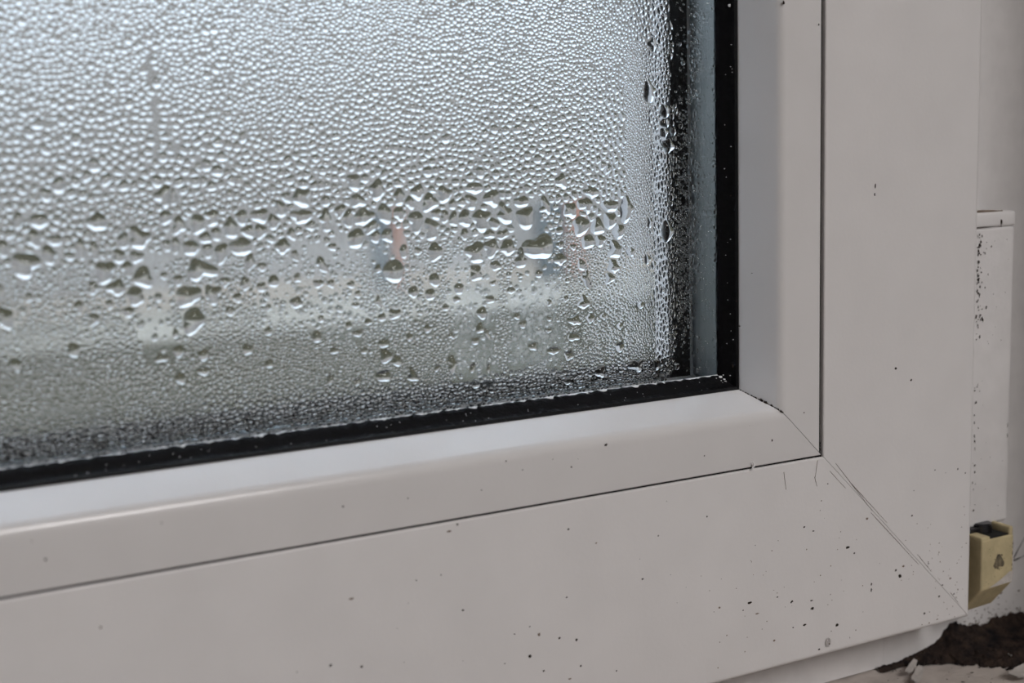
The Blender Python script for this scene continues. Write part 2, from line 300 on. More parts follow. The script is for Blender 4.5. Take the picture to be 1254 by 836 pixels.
# inner gasket: two lips, ragged where it meets the glass
def gjit(side):
    def f(pi, ri, t, d, y):
        if pi in (6, 7):
            d += 0.00032 * (noise.noise(Vector((t * 260, 3.1, 7 * len(side)))) + 0.6 * noise.noise(Vector((t * 900, 1.1, 2.0))))
        if pi in (3, 4):
            d += 0.00010 * noise.noise(Vector((t * 300, 9.1, len(side))))
        return d, y
    return f
gp = [(0.0722, 0.0166), (0.0722, 0.0132), (0.0735, 0.0121), (0.0742, 0.0124), (0.0747, 0.0138), (0.0757, 0.0146), (0.0768, 0.0157), (0.07705, 0.01655)]
for s in SIDES:
    near = s in ('bottom', 'right')
    o = member('gasket', s, gp, M_rubber, sash, gap=0.0, rings=[i / 700 for i in range(701)] if near else None, jit=gjit(s) if near else None)
    shift(o, sash); o['label'] = 'black rubber glazing gasket'
# outer gasket and spacer bars between the two panes
op_ = [(0.0722, 0.0358), (0.0800, 0.0358), (0.0796, 0.0385), (0.0722, 0.0385)]
spc = smooth_prof([(0.066, 0.0208, 0), (0.0755, 0.0208, 0.0004), (0.0755, 0.0316, 0.0004), (0.066, 0.0316, 0)], 3)
for s in SIDES:
    o = shift(member('outer_gasket', s, op_, M_rubber, sash, gap=0.0), sash); o['label'] = 'black outer gasket seen through the glass'
    o = shift(member('spacer_bar', s, spc if s != 'bottom' else [(d - .0018, y) for d, y in spc], M_alu, sash, gap=0.00005), sash); o['label'] = 'grey aluminium spacer bar between the panes'
gx0, gz0, gx1, gz1 = RECT[0] + .0628, RECT[1] + .0628, RECT[2] - .0628, RECT[3] - .0628
YG = 0.0167
shift(box('glass_pane', (gx0, YG, gz0), (gx1, YG + 0.004, gz1), M_glass, sash), sash)['label'] = 'inner glass pane covered in condensation'
shift(box('glass_pane', (gx0, 0.0317, gz0), (gx1, 0.0356, gz1), M_glass, sash), sash)['label'] = 'outer glass pane'

# water line on the lower gasket, its sky glint painted whitish, with a bright blob in the corner
def water_line():
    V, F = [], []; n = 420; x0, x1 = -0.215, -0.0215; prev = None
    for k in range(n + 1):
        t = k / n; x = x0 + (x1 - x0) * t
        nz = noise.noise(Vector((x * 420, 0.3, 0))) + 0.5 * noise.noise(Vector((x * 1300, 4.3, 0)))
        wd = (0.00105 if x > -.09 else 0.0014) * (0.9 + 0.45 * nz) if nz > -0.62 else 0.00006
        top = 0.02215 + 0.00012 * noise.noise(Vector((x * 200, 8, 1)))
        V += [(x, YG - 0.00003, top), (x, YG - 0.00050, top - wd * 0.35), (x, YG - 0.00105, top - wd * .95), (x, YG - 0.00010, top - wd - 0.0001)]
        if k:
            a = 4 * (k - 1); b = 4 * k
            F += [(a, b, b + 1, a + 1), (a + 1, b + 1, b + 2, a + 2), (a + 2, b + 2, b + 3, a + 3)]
    o = recalc(mesh_obj('water_glint', V, F, M_waterglint, sash, smooth=True)); shift(o, sash)
    o['label'] = 'water line standing on the gasket, its sky glint painted whitish'; return o
water_line()

# dirt specks: flat little blobs, joined (stuff)
def specks(name, lst, m, parent, place, jitter=0.25):
    V, F = [], []
    for (x, z, a, b) in lst:
        n = 8; a *= .85; b *= .85; c = len(V); ph = random.random() * 6
        px = place(x * MM, z * MM, 0.00008); V.append(px)
        for k in range(n):
            t = 2 * math.pi * k / n
            q = 1 + random.uniform(-jitter, jitter)
            V.append(place(x * MM + a * MM * q * math.cos(t), z * MM + b * MM * q * math.sin(t), 0.00001))
        F += [(c, c + 1 + k, c + 1 + (k + 1) % n) for k in range(n)]
    o = mesh_obj(name, V, F, m, parent, smooth=False); shift(o, sash) if parent == sash else None
    o['kind'] = 'stuff'; return o
front = lambda x, z, h: (x, -h, z)
def bevel_place(x, z, h):      # inclined face of the right bead
    t = min(1, max(0, (-0.0138 - x) / 0.0046)); return (x - h, 0.012 * t - h * .4, z)
dark = [s_ for i, s_ in enumerate(SPECKS_SASH) if i % 5 != 4]; pale = [s_ for i, s_ in enumerate(SPECKS_SASH) if i % 5 == 4]
for k in range(60):      # faint freckles towards the lower corner
    u = random.random() ** 0.5; pale.append((random.uniform(-40, 54), -random.uniform(20, 54) , random.uniform(.10, .24), random.uniform(.10, .24)))
for k in range(34):
    x_ = random.uniform(38, 54); pale.append((x_, -random.uniform(x_ - 12, 54) if x_ < 50 else -random.uniform(30, 54), random.uniform(.1, .35), random.uniform(.1, .3)))
for k in range(22):
    dark.append((random.uniform(-150, 54), -random.uniform(4, 54), random.uniform(.08, .16), random.uniform(.08, .16)))
specks('dirt_specks', dark, M_speck, sash, front)['label'] = 'dark dirt specks on the sash face'
specks('dirt_specks', pale, M_speck2, sash, front)['label'] = 'pale brown dirt specks on the sash face'
specks('dirt_specks', SPECKS_BEAD, M_speck, sash, lambda x, z, h: (x, -h + 0.0001, z))['label'] = 'dark dirt specks on the glazing beads'
bev = list(SPECKS_BEVEL)
specks('dirt_specks', bev, M_speck, sash, bevel_place)['label'] = 'dark dirt specks on the inclined bead face'
# water specks on the black gasket, their sparkle painted whitish, thickest in its lower corner
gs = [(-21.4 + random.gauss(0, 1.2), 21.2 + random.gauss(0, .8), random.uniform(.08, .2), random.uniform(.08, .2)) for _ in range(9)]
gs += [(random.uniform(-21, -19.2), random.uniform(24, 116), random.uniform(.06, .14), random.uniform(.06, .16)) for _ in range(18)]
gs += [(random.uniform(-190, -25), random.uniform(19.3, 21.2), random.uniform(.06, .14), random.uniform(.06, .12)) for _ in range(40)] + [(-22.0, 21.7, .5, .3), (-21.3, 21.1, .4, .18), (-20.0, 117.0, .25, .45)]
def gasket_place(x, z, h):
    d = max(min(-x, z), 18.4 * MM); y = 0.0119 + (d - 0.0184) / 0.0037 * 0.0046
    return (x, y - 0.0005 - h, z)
specks('water_specks', gs, M_waterglint, sash, gasket_place)['label'] = 'water specks on the black gasket, their sparkle painted whitish'
# mildew in the mitre of the beads and in the corner of the groove
mil = []
for k in range(46):
    t = random.random() ** 0.9
    big = 1.6 if 0.35 < t < 0.75 and random.random() < .5 else 1
    mil.append((t, random.uniform(-.00010, .00010) if big == 1 else random.uniform(0, .0005), random.uniform(.00012, .0003) * big))
V, F = [], []
for t, o_, r_ in mil:
    c = len(V); x = -0.0184 + 0.0046 * t; y = 0.012 * (1 - t); z = 0.0184 - 0.0046 * t
    ctr = Vector((x - o_ * 0.9, y - 0.0002 - 0.3 * o_, z + o_)); V.append(tuple(ctr + Vector((-.0003, -.0003, .0002))))
    for k in range(7):
        a = 2 * math.pi * k / 7; q = r_ * random.uniform(.6, 1.3)
        V.append(tuple(ctr + Vector((0.35 * q * math.cos(a), -0.94 * q * math.cos(a), q * math.sin(a)))))
    F += [(c, c + 1 + k, c + 1 + (k + 1) % 7) for k in range(7)]
o = shift(mesh_obj('mildew', V, F, M_speck, sash), sash); o['kind'] = 'stuff'; o['label'] = 'black mildew in the mitre of the beads'
# dirt packed into the lower right corner of the groove and along the lower seam
V, F = [], []
def lump(c, r, m=8):
    b = len(V); V.append((c[0], c[1] - r * .5, c[2]))
    for k in range(m):
        a = 2 * math.pi * k / m; q = r * random.uniform(.75, 1.2)
        V.append((c[0] + q * math.cos(a), c[1] + 0.0004, c[2] + q * math.sin(a)))
    F.extend((b, b + 1 + k, b + 1 + (k + 1) % m) for k in range(m))
for k in range(26):
    t = random.random() ** 2.2
    lump((-0.0005 - t * 0.010, 0.0006, 0.00028), 0.00042 - 0.0002 * t)
for k in range(10): lump((-0.00065, 0.0008, 0.0004 + random.random() ** 2 * 0.004), 0.00050)
o = shift(mesh_obj('groove_dirt', V, F, M_dark, sash), sash); o['kind'] = 'stuff'; o['label'] = 'black dirt packed in the groove corner'
# seam shadows painted as dark strips in the grooves
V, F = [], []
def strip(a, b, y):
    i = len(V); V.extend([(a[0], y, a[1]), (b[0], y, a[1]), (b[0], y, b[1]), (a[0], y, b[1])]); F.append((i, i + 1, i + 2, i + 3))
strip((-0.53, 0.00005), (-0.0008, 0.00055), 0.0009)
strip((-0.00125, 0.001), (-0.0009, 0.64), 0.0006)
o = shift(mesh_obj('seam_shadow', V, F, M_dark, sash), sash); o['kind'] = 'stuff'; o['label'] = 'painted shadow line in the seam around the beads'
# scratches beside the weld of the sash corner
for a, b in (((0.004, -0.0022), (0.017, -0.0172)), ((0.0165, -0.0176), (0.0345, -0.0355)), ((0.034, -0.0325), (0.0395, -0.0385)), ((0.0095, -0.0085), (0.0225, -0.0215)), ((0.047, -0.0460), (0.0505, -0.0500)), ((.0020, -.004), (.0075, -.0095))):
    shift(sliver('scratch', a, b, .00014, M_speck2, sash, -0.00003), sash)
for a, b in (((-.0022, -.0005), (-.0030, -.005)), ((-.0032, -.0048), (-.0024, -.0075)), ((-.0135, -.002), (-.0128, -.0068))):
    shift(sliver('scratch', a, b, .00016, M_speck2, sash, -0.00003), sash)

# ================================================================== HINGE
cov = tag(empty('hinge_cover', (0.0655, 0.012, -0.031)), 'tall narrow white cover cap on the right hinge, with a dark speck near its top', 'hinge cover')
shift(box('cover_body', (0.0562, 0.0058, -0.0312), (0.0764, 0.0176, 0.0569), M_pvc_grime, cov, bevel=0.0013, seg=3), cov)
shift(box('cover_cap', (0.0562, 0.0057, 0.0566), (0.0764, 0.0176, 0.0611), M_pvc, cov, bevel=0.0009, seg=3), cov)['label'] = 'lighter top cap of the cover'
lst = [(70.3, 58.1, .45, 1.0), (70.2, 56.9, .15, .4)]
for k in range(95):
    lst.append((61.0 + abs(random.gauss(0, .8 if k % 3 else 2.2)), random.choice((random.uniform(30, 56), random.uniform(-30, 56))), random.uniform(.1, .32), random.uniform(.15, .6)))
for k in range(26): lst.append((60 + random.uniform(0, 14), random.uniform(-29, 55), random.uniform(.08, .15), random.uniform(.08, .2)))
lst += [(75.0, -3 + random.uniform(-2, 3), .15, .9) for _ in range(2)]
o = specks('dirt_specks', lst, M_speck, None, lambda x, z, h: (x, 0.0056 - h, z)); o.parent = cov; shift(o, cov); o['label'] = 'dark specks on the hinge cover'
o = shift(sliver('seam', (0.0595, 0.0569), (0.0695, 0.0569), .00022, M_speck, cov, 0.0057), cov)
o = shift(sliver('gap_shadow', (0.0600, 0.0614), (0.0715, 0.0612), .0008, M_speck2, cov, 0.0064), cov)  # gap shadow above the cap, painted as a brown sliver

hg = tag(empty('hinge_bearing', (0.065, 0.012, -0.045)), 'yellowed beige lower hinge bearing with dark pin and chipped screw plug, below the white cover', 'hinge')
XL, XR, YF, YB = 0.0583, 0.0712, -0.0010, 0.0176
# front silhouette with a notch at the top right for the pin, tapering chamfer below
V = []
pr = [(-0.0327, YF), (-0.0475, YF), (-0.0565, 0.0065), (-0.0580, YB), (-0.0327, YB)]
def block_mesh():
    bm = bmesh.new()
    A = [bm.verts.new((XL, y, z)) for z, y in pr]
    B = [bm.verts.new((XR, y, z + (0.0006 if i in (1, 2) else 0))) for i, (z, y) in enumerate(pr)]
    bm.faces.new(A); bm.faces.new(list(reversed(B)))
    for i in range(5):
        j = (i + 1) % 5; bm.faces.new((A[j], A[i], B[i], B[j]))
    bmesh.ops.recalc_face_normals(bm, faces=bm.faces)
    bmesh.ops.bevel(bm, geom=bm.edges[:], offset=0.0005, segments=2, affect='EDGES', profile=.5)
    me = bpy.data.meshes.new('bearing_block'); bm.to_mesh(me); bm.free(); me.materials.append(M_beige); return me
o = link(bpy.data.objects.new('bearing_block', block_mesh()), hg); shift(o, hg)
# rim standing up round the pin cavity: right and back walls, low front lip
shift(box('bearing_rim', (XR - 0.0016, YF + .0002, -0.0335), (XR, YB, -0.0302), M_beige, hg, bevel=.0005), hg)
shift(box('bearing_rim', (XL, YF + .0002, -0.0335), (XL + 0.0035, YB - .004, -0.0318), M_beige, hg, bevel=.0004), hg)
shift(box('bearing_cavity', (XL + .0036, YF + .0006, -0.0334), (XR - .0017, YB, -0.0324), M_dark, hg), hg)['label'] = 'black cavity round the pin'
def cyl(name, c, r, h, m, parent, axis='z', n=20, r2=None):
    bm = bmesh.new(); bmesh.ops.create_cone(bm, cap_ends=True, segments=n, radius1=r, radius2=r2 or r, depth=h)
    if axis == 'y': bmesh.ops.rotate(bm, verts=bm.verts, matrix=Matrix.Rotation(math.radians(90), 3, 'X'))
    bmesh.ops.bevel(bm, geom=[e for e in bm.edges if e.calc_face_angle(0) > 1], offset=min(r, h) * .12, segments=2, affect='EDGES')
    bmesh.ops.translate(bm, verts=bm.verts, vec=c)
    me = bpy.data.meshes.new(name); bm.to_mesh(me); bm.free(); me.materials.append(m); me.shade_smooth(); me.set_sharp_from_angle(angle=.7)
    return link(bpy.data.objects.new(name, me), parent)
shift(cyl('hinge_pin', (0.0652, 0.0058, -0.0312), 0.0030, 0.0030, M_steel, hg), hg)['label'] = 'dark steel hinge pin'
shift(cyl('hinge_pin', (0.0660, 0.0050, -0.0325), 0.0021, 0.0040, M_steel, hg), hg)['label'] = 'thin dark steel pin end'
shift(box('hinge_leaf', (0.0562, 0.0040, -0.0322), (0.0640, 0.0172, -0.0306), M_steel, hg, bevel=.0003), hg)['label'] = 'dark steel leaf under the cover'
# chipped screw plug on the front
bm = bmesh.new(); vs = []
cen = bm.verts.new((0.0653, YF - .00025, -0.0398)); ringa, ringb = [], []
for k in range(16):
    a = 2 * math.pi * k / 16; r0 = 0.0020 * (1 + 0.22 * math.cos(3 * a - math.pi / 2 + math.pi) + random.uniform(-.08, .08))
    ringa.append(bm.verts.new((0.0653 + r0 * .75 * math.cos(a), YF - .00012 + random.uniform(-.0001, .0001), -0.0400 + r0 * .75 * math.sin(a))))
    ringb.append(bm.verts.new((0.0653 + r0 * math.cos(a), YF - .00002, -0.0400 + r0 * math.sin(a))))
for k in range(16):
    j = (k + 1) % 16; bm.faces.new((cen, ringa[k], ringa[j])); bm.faces.new((ringa[k], ringb[k], ringb[j], ringa[j]))
bmesh.ops.recalc_face_normals(bm, faces=bm.faces)
me = bpy.data.meshes.new('screw_plug'); bm.to_mesh(me); bm.free(); me.materials.append(mat('plug_brown', (0.24, 0.20, 0.13), .8, .2, scale=900, col2=(.07, .06, .045), bump=.6, bscale=1500))
o = link(bpy.data.objects.new('screw_plug', me), hg); shift(o, hg); o['label'] = 'crumbling brown screw plug'
lst = [(65.3 + 2.0 * math.cos(a) * random.uniform(.9, 1.25), -40 + 2.0 * math.sin(a) * random.uniform(.9, 1.25), random.uniform(.1, .3), random.uniform(.1, .3)) for a in [random.random() * 6.28 for _ in range(26)]]
lst += [(random.uniform(59, 71), random.uniform(-46, -34), .12, .12) for _ in range(16)] + [(70.8, random.uniform(-45, -34), .15, .5) for _ in range(7)]
o = specks('dirt_specks', lst, M_speck, None, lambda x, z, h: (x, YF - h, z)); o.parent = hg; shift(o, hg); o['label'] = 'dark grime on the bearing'
# white paint smears: lower right corner and right edge
V = [(0.0615, YF - .00008, -0.0472), (0.0706, YF - .00008, -0.0469), (0.0711, YF - .00008, -0.0452), (0.0711, YF - .00008, -0.0440), (0.0699, YF - .00008, -0.0436), (0.0672, YF - .00008, -0.0450), (0.0640, YF - .00008, -0.0463)]
o = shift(mesh_obj('paint_smear', V, [tuple(range(7))], M_flake, hg), hg); o['label'] = 'whitish paint smear on the lower corner'
V = [(0.07075, YF - .00006, -0.0440), (0.0712, YF - .00006, -0.0440), (0.0712, YF - .00006, -0.0340), (0.07095, YF - .00006, -0.0350)]
o = shift(mesh_obj('paint_smear', V, [(0, 1, 2, 3)], M_flake, hg), hg); o['label'] = 'whitish paint smear on the right edge'

# ================================================================== SILL, MOULD, FLAKES
def sill_mesh():
    nx, ny = 150, 40; x0, x1, y0, y1 = -0.10, 0.099, -0.06, 0.0200
    V, F = [], []
    for j in range(ny + 1):
        for i in range(nx + 1):
            x = x0 + (x1 - x0) * i / nx; y = y0 + (y1 - y0) * j / ny
            h = 0.0005 * noise.noise(Vector((x * 90, y * 130, 0))) + 0.0004 * noise.noise(Vector((x * 300, y * 300, 3)))
            V.append((x, y, zb - 0.0006 + h))
    for j in range(ny):
        for i in range(nx):
            a = j * (nx + 1) + i; F.append((a, a + 1, a + nx + 2, a + nx + 1))
    return V, F
sill = tag(empty('trim_1', (xr, 0.0178, zb)), 'pale painted inner window sill, stained and peeling', kind='structure')
shift(box('sill_board', (xl, -0.16, zb - 0.022), (xr, 0.0200, zb - 0.0016), M_sill, sill, bevel=.001), sill)
V, F = sill_mesh(); o = shift(mesh_obj('sill_surface', V, F, M_sill, sill, smooth=True), sill)

# crusted mould in the corner: height field climbing against the frame
def mould():
    nx, ny = 210, 130; x0, x1, y0, y1 = 0.036, 0.0988, -0.022, 0.0178
    V, F, idx = [], [], {}
    H = {}
    for j in range(ny + 1):
        for i in range(nx + 1):
            x = x0 + (x1 - x0) * i / nx; y = y0 + (y1 - y0) * j / ny
            e = min(1, max(0, (x - 0.0445) / 0.027))                       # grows to the right
            depth = 0.0022 + 0.016 * e ** 1.5                               # reach towards the room
            q = (0.0178 - y) / depth
            nz = noise.noise(Vector((x * 160, y * 260, 5))) * .45 + noise.noise(Vector((x * 520, y * 700, 2))) * .25
            m = 1 - q + nz * 0.8 + (0.15 if x > .06 else 0)
            back = max(0, 1 - (0.0178 - y) / 0.010)
            h = (0.0008 + 0.0016 * e + 0.0034 * e ** 1.2 * back ** 1.6 * (0.55 + .9 * (0.5 + nz))) * min(1, max(0, m * 2.2))
            h += 0.0052 * math.exp(-((x - 0.0662) / 0.0042) ** 2) * back ** 1.2 * (0.6 + nz) * (m > 0)
            h += 0.0008 * max(0, noise.noise(Vector((x * 1100, y * 1100, 8)))) * (m > 0)
            H[i, j] = (x, y, zb - 0.0004 + h, m)
    for j in range(ny):
        for i in range(nx):
            q = [(i, j), (i + 1, j), (i + 1, j + 1), (i, j + 1)]
            if max(H[k][3] for k in q) > 0.02:
                f = []
                for k in q:
                    if k not in idx: idx[k] = len(V); V.append(H[k][:3])
                    f.append(idx[k])
                F.append(f)
    return V, F
V, F = mould()
tag(mesh_obj('mould_crust', V, F, M_mould, None, smooth=False), 'black crusted mould along the corner of sill and frame', 'mould', kind='stuff')
st = [(random.uniform(66, 97), -72 + abs(random.gauss(0, 5)), random.uniform(.1, .7), random.uniform(.08, .4)) for _ in range(240)]
o = specks('mould_stains', st, mat('brown_stain', (0.20, 0.155, 0.125), .9, .1, vary=.5, scale=500), win, lambda x, z, h: (x, 0.0179 - h, z), .5); shift(o, win); o['label'] = 'brown mottled stains low on the frame'
# curled paint flakes on the sill in front of the mould
def flake(name, cx, cy_, L, W, ang, label, h=0.0012):
    n, k = 8, 4; V, F = [], []
    for layer in (0, 1):
        for i in range(n + 1):
            for j in range(k + 1):
                u = i / n - .5; v = j / k - .5
                ww = W * (0.55 + 0.45 * math.sin(math.pi * (i / n) ** .8)) * (1 + .2 * noise.noise(Vector((i * .9, cx * 900, j))))
                x = u * L; y = v * ww; z = h * (abs(u) * 1.1 + .25 * v) + 0.0003 * noise.noise(Vector((i, j, cx * 1000))) + 0.0004 - layer * 0.0003
                X = x * math.cos(ang) - y * math.sin(ang); Y = x * math.sin(ang) + y * math.cos(ang)
                V.append((X, Y, z))
    s_ = (n + 1) * (k + 1)
    for i in range(n):
        for j in range(k):
            a = i * (k + 1) + j; F.append((a, a + 1, a + k + 2, a + k + 1)); F.append((s_ + a, s_ + a + k + 1, s_ + a + k + 2, s_ + a + 1))
    o = recalc(mesh_obj(name, V, F, M_flake, None, smooth=True)); o.location = (cx, cy_, zb + 0.0006)
    return tag(o, label, 'paint flake', 'peeling paint flakes on the sill')
flake('paint_flake', 0.0440, 0.0115, 0.0105, 0.0020, 0.55, 'slim upper paint flake peeling off the sill left of the mould')
flake('paint_flake', 0.0415, 0.0065, 0.0115, 0.0026, 0.60, 'wider lower paint flake peeling off the sill, nearest the bottom edge')
flake('paint_flake', 0.0680, -0.0075, 0.0100, 0.0050, 0.3, 'white curled paint flake in the lower right corner in front of the mould')
flake('paint_flake', 0.0765, 0.0025, 0.0045, 0.0022, 0.2, 'small grey paint flake lying on the black mould')
lst = [(random.uniform(26, 64), random.uniform(-10, 14), random.uniform(.15, .45), random.uniform(.15, .45)) for _ in range(40)] + [(57, 0.5, .8, .5)]
o = specks('dirt_crumbs', lst, M_speck, None, lambda x, y, h: (x, y, zb + 0.0004 + h * 2)); tag(o, 'dark dirt crumbs scattered on the pale sill', 'dirt crumbs', kind='stuff')
# tiny white curl sticking out of the lower seam
V, F = [], []
for k in range(9):
    t = k / 8; x = -0.0242 + 0.0006 * math.sin(t * 3.0); z = 0.0002 + 0.0022 * t; r = 0.00028 * (1 - .5 * abs(t - .4))
    for a in range(6): V.append((x + r * math.cos(a * 1.047), -0.0004 - 0.0003 * t + r * math.sin(a * 1.047), z))
    if k: F += [((k - 1) * 6 + a, (k - 1) * 6 + (a + 1) % 6, k * 6 + (a + 1) % 6, k * 6 + a) for a in range(6)]
F += [tuple(range(5, -1, -1)), tuple(48 + a for a in range(6))]
tag(mesh_obj('paint_flake', V, F, mat('bright_white', (.85, .85, .85), .5), None, smooth=True), 'tiny bright white curl sticking up from the lower bead seam', 'paint flake')

# ================================================================== OUTSIDE
GZ = -2.25
M_grass = mat('grass_ground', (0.040, 0.034, 0.015), 0.95, 0.1, scale=1.2, col2=(0.024, 0.021, 0.010))
M_pave = mat('pale_pavement', (0.34, 0.305, 0.25), 0.9, 0.2, vary=0.15, scale=1.5)
M_fac = mat('taupe_brick_facade', (0.345, 0.315, 0.29), 0.9, 0.2, vary=0.16, scale=3, stretch=(1, 1, 9))
tag(box('ground', (-60, 0.25, GZ - 0.2), (90, 80, GZ), M_grass), 'dark olive lawn outside', kind='structure')
tag(join_boxes('path', [((-60, 16.6, GZ), (90, 19.95, GZ + 0.04))], M_pave), 'pale paved path along the foot of the house', kind='structure')
hs = tag(empty('apartment_building', (10, 20, GZ)), 'taupe house wall beyond the lawn, blurred behind the wet glass', 'building')
def hpart(name, lo, hi, m, bevel=0): return shift(box(name, lo, hi, m, hs, bevel=bevel), hs)
hpart('wall', (-32, 20, GZ), (46, 30, 3.0), M_fac)
hpart('roof', (-32.6, 19.4, 3.0), (46.6, 30.6, 3.25), mat('roof_edge', (.30, .27, .25), .8))
hpart('plinth', (-32.05, 19.94, GZ), (46.05, 20, GZ + .35), mat('plinth_tan', (.40, .34, .28), .9))
M_door = mat('blue_grey_door', (0.075, 0.095, 0.105), 0.6); M_red = mat('red_brick_pier', (0.40, 0.20, 0.14), 0.9, vary=.2, scale=9)
M_wpane = mat('house_window_pane', (0.10, 0.12, 0.14), 0.15, .6); M_wfr = mat('house_window_frame', (.7, .7, .68), .6)
for x, wd, ph in ((7.78, .34, .18), (10.95, .54, .36)):
    hpart('house_door', (x, 19.86, GZ + .04), (x + wd, 19.99, GZ + 1.35), M_door, .01)
    hpart('brick_pier', (x + wd + .02, 19.80, GZ + .04), (x + wd + .02 + ph, 19.99, GZ + 1.4), M_red, .01)
for x in (-12, -7, 17, 22, 27):
    for z in (-1.0, 1.3):
        f = hpart('house_window', (x, 19.93, z), (x + 1.3, 19.995, z + 1.35), M_wfr)
        g = box('pane', (x + .08, 19.91, z + .08), (x + 1.22, 19.935, z + 1.27), M_wpane, f); shift(g, hs)
# ================================================================== CONDENSATION
YD = YG - 0.00005           # back of every drop, a hair in front of the pane
def hand_outline(i, n):
    d = HAND[i]; hw, hh = d[2], d[3]; th = np.arange(n) * 2 * math.pi / n
    r = 1 / np.sqrt((np.cos(th) / hw) ** 2 + (np.sin(th) / hh) ** 2)
    rs = np.random.default_rng(1000 + i)
    if len(d) > 4:
        a = math.radians(d[4]); dd = np.angle(np.exp(1j * (th - a)))
        r = r * (0.66 + 0.62 * np.exp(-(dd / 0.42) ** 2))
    big = min(1.0, (hw + hh) / 4.0)
    for k, am in ((2, .07), (3, .16), (4, .11), (5, .07)):
        r = r * (1 + am * (0.5 + big) * rs.uniform(-1, 1) * np.cos(k * th + rs.uniform(0, 6.28)))
    r = r * (1 + 0.10 * np.maximum(0, -np.sin(th)) ** 3)            # a little fuller below
    return th, r
def r_at(i, ang):
    th, r = outl[i]; return float(np.interp(ang % (2 * math.pi), np.append(th, 2 * math.pi), np.append(r, r[0])))
NH = 28
outl = [hand_outline(i, NH) for i in range(len(HAND))]
hx = np.array([h[0] for h in HAND]); hz = np.array([h[1] for h in HAND])
fixed = []
for i in range(len(HAND)):
    th, r = outl[i]; r = r.copy()
    for j in np.nonzero((np.hypot(hx - hx[i], hz - hz[i]) < 11))[0]:
        if j == i: continue
        dx, dz = hx[j] - hx[i], hz[j] - hz[i]; D = math.hypot(dx, dz); a = math.atan2(dz, dx)
        ri, rj = r_at(i, a), r_at(j, a + math.pi)
        if ri + rj < D * 0.93: continue
        b = D * ri / (ri + rj) * 0.95
        cs = np.cos(th - a); lim = np.where(cs > 0.05, b / np.maximum(cs, 0.05), 1e9)
        r = (r ** -9 + np.maximum(lim, .05) ** -9) ** (-1 / 9)
    fixed.append(np.maximum(r, 0.12))
outl = [(outl[i][0], fixed[i]) for i in range(len(HAND))]

def domes(cx, cz, th, r, phi, R, shiftz):
    """arrays: centres (mm), radii r[k, n]; returns vertices (m) and triangles of closed lens shaped drops"""
    K, n = r.shape
    req = np.sqrt(np.exp(np.log(r).mean(1)) * np.percentile(r, 20, axis=1))
    rho = np.sin(phi[:, None] * np.linspace(0, 1, R + 1)[None, :]) / np.sin(phi)[:, None]        # K, R+1
    hgt = (np.sqrt(np.maximum(0, 1 - (rho * np.sin(phi)[:, None]) ** 2)) - np.cos(phi)[:, None]) / np.sin(phi)[:, None] * req[:, None]
    per = 1 + R * n + n + 1
    V = np.zeros((K, per, 3))
    ox = r * np.cos(th)[None]; oz = r * np.sin(th)[None]
    sz = (shiftz * req)[:, None]
    V[:, 0, 0] = cx; V[:, 0, 2] = cz - sz[:, 0]; V[:, 0, 1] = -hgt[:, 0]
    for k in range(1, R + 1):
        s = slice(1 + (k - 1) * n, 1 + k * n); q = rho[:, k][:, None]
        V[:, s, 0] = cx[:, None] + ox * q; V[:, s, 2] = cz[:, None] + oz * q - sz * (1 - q); V[:, s, 1] = -hgt[:, k][:, None]
    s = slice(1 + R * n, 1 + R * n + n)
    V[:, s, 0] = cx[:, None] + ox; V[:, s, 2] = cz[:, None] + oz
    V[:, -1, 0] = cx; V[:, -1, 2] = cz
    V *= MM; V[:, :, 1] += YD
    F = []
    for j in range(n):
        m = (j + 1) % n
        F.append((0, 1 + j, 1 + m))
        for k in range(R - 1):
            a = 1 + k * n; b = a + n
            F.append((a + j, b + j, b + m)); F.append((a + j, b + m, a + m))
        c = 1 + R * n; F.append((per - 1, c + m, c + j))
    F = np.array(F)
    FF = (F[None] + (np.arange(K) * per)[:, None, None]).reshape(-1, 3)
    return V.reshape(-1, 3), FF

# ---- field of small drops: dart throwing with a spacing that varies over the pane
ZONES = [(-81.5, -72, 53, 71, .05), (-84, -69.5, 29, 53, .28), (-99, -87, 27, 60, .28), (-120, -110, 56, 66, .12), (-134, -121, 41, 65, .35),
         (-171, -164, 40, 64, .18), (-145, -134, 45, 62, .45), (-112, -109.6, 69.5, 72, 0.0), (-165.6, -164, 83, 106, .12), (-110, -104, 44, 58, .5)]
def lowf(u, v): return noise.noise(Vector((u * .06, v * .09, 1.7)))
def spacing(u, v):
    n1 = lowf(u, v); u = u + 1.6 * noise.noise(Vector((u * .5, v * .35, 6.2)))
    if u > -30: return 0.62
    if u > -34.5: return 0.50
    if u > -42: return 0.95 * (1 + .3 * n1)
    if u > -49.5 and v < 108: return 0.58
    if v > 76:
        s = np.interp(v, (76, 84, 98, 117), (1.75, 1.45, 1.12, .88)) * (1 + .22 * n1)
        return s * (1.12 if u < -150 else 1) 
    if v > 62: return 1.45 * (1 + .3 * n1)
    if v < 30: return 0.95 * (1 + .3 * n1)
    return (0.88 if u < -150 else 0.80) * (1 + .30 * n1)
def keep(u, v):
    k = 1.0; wu = u + 2.2 * noise.noise(Vector((u * .22, v * .22, 3.3))) + 1.0 * noise.noise(Vector((u * .8, v * .8, 5.3))); wv = v + 2.6 * noise.noise(Vector((u * .22, v * .22, 8.3)))
    for a, b, c, d, p in ZONES:
        if (a < wu < b and c < wv < d) if b - a > 3 else (a < u + .3 * math.sin(v) < b and c < v < d): k = min(k, p)
    e = u + 3.0 * noise.noise(Vector((u * .4, v * .25, 9.1)))
    if -36.2 < e < -30: k = min(k, float(np.interp(v, (26, 34, 42, 62, 84, 95), (.05, .15, .75, .8, .35, .12))))
    if e >= -30: k = min(k, .12 if v < 46 else .38)
    return k
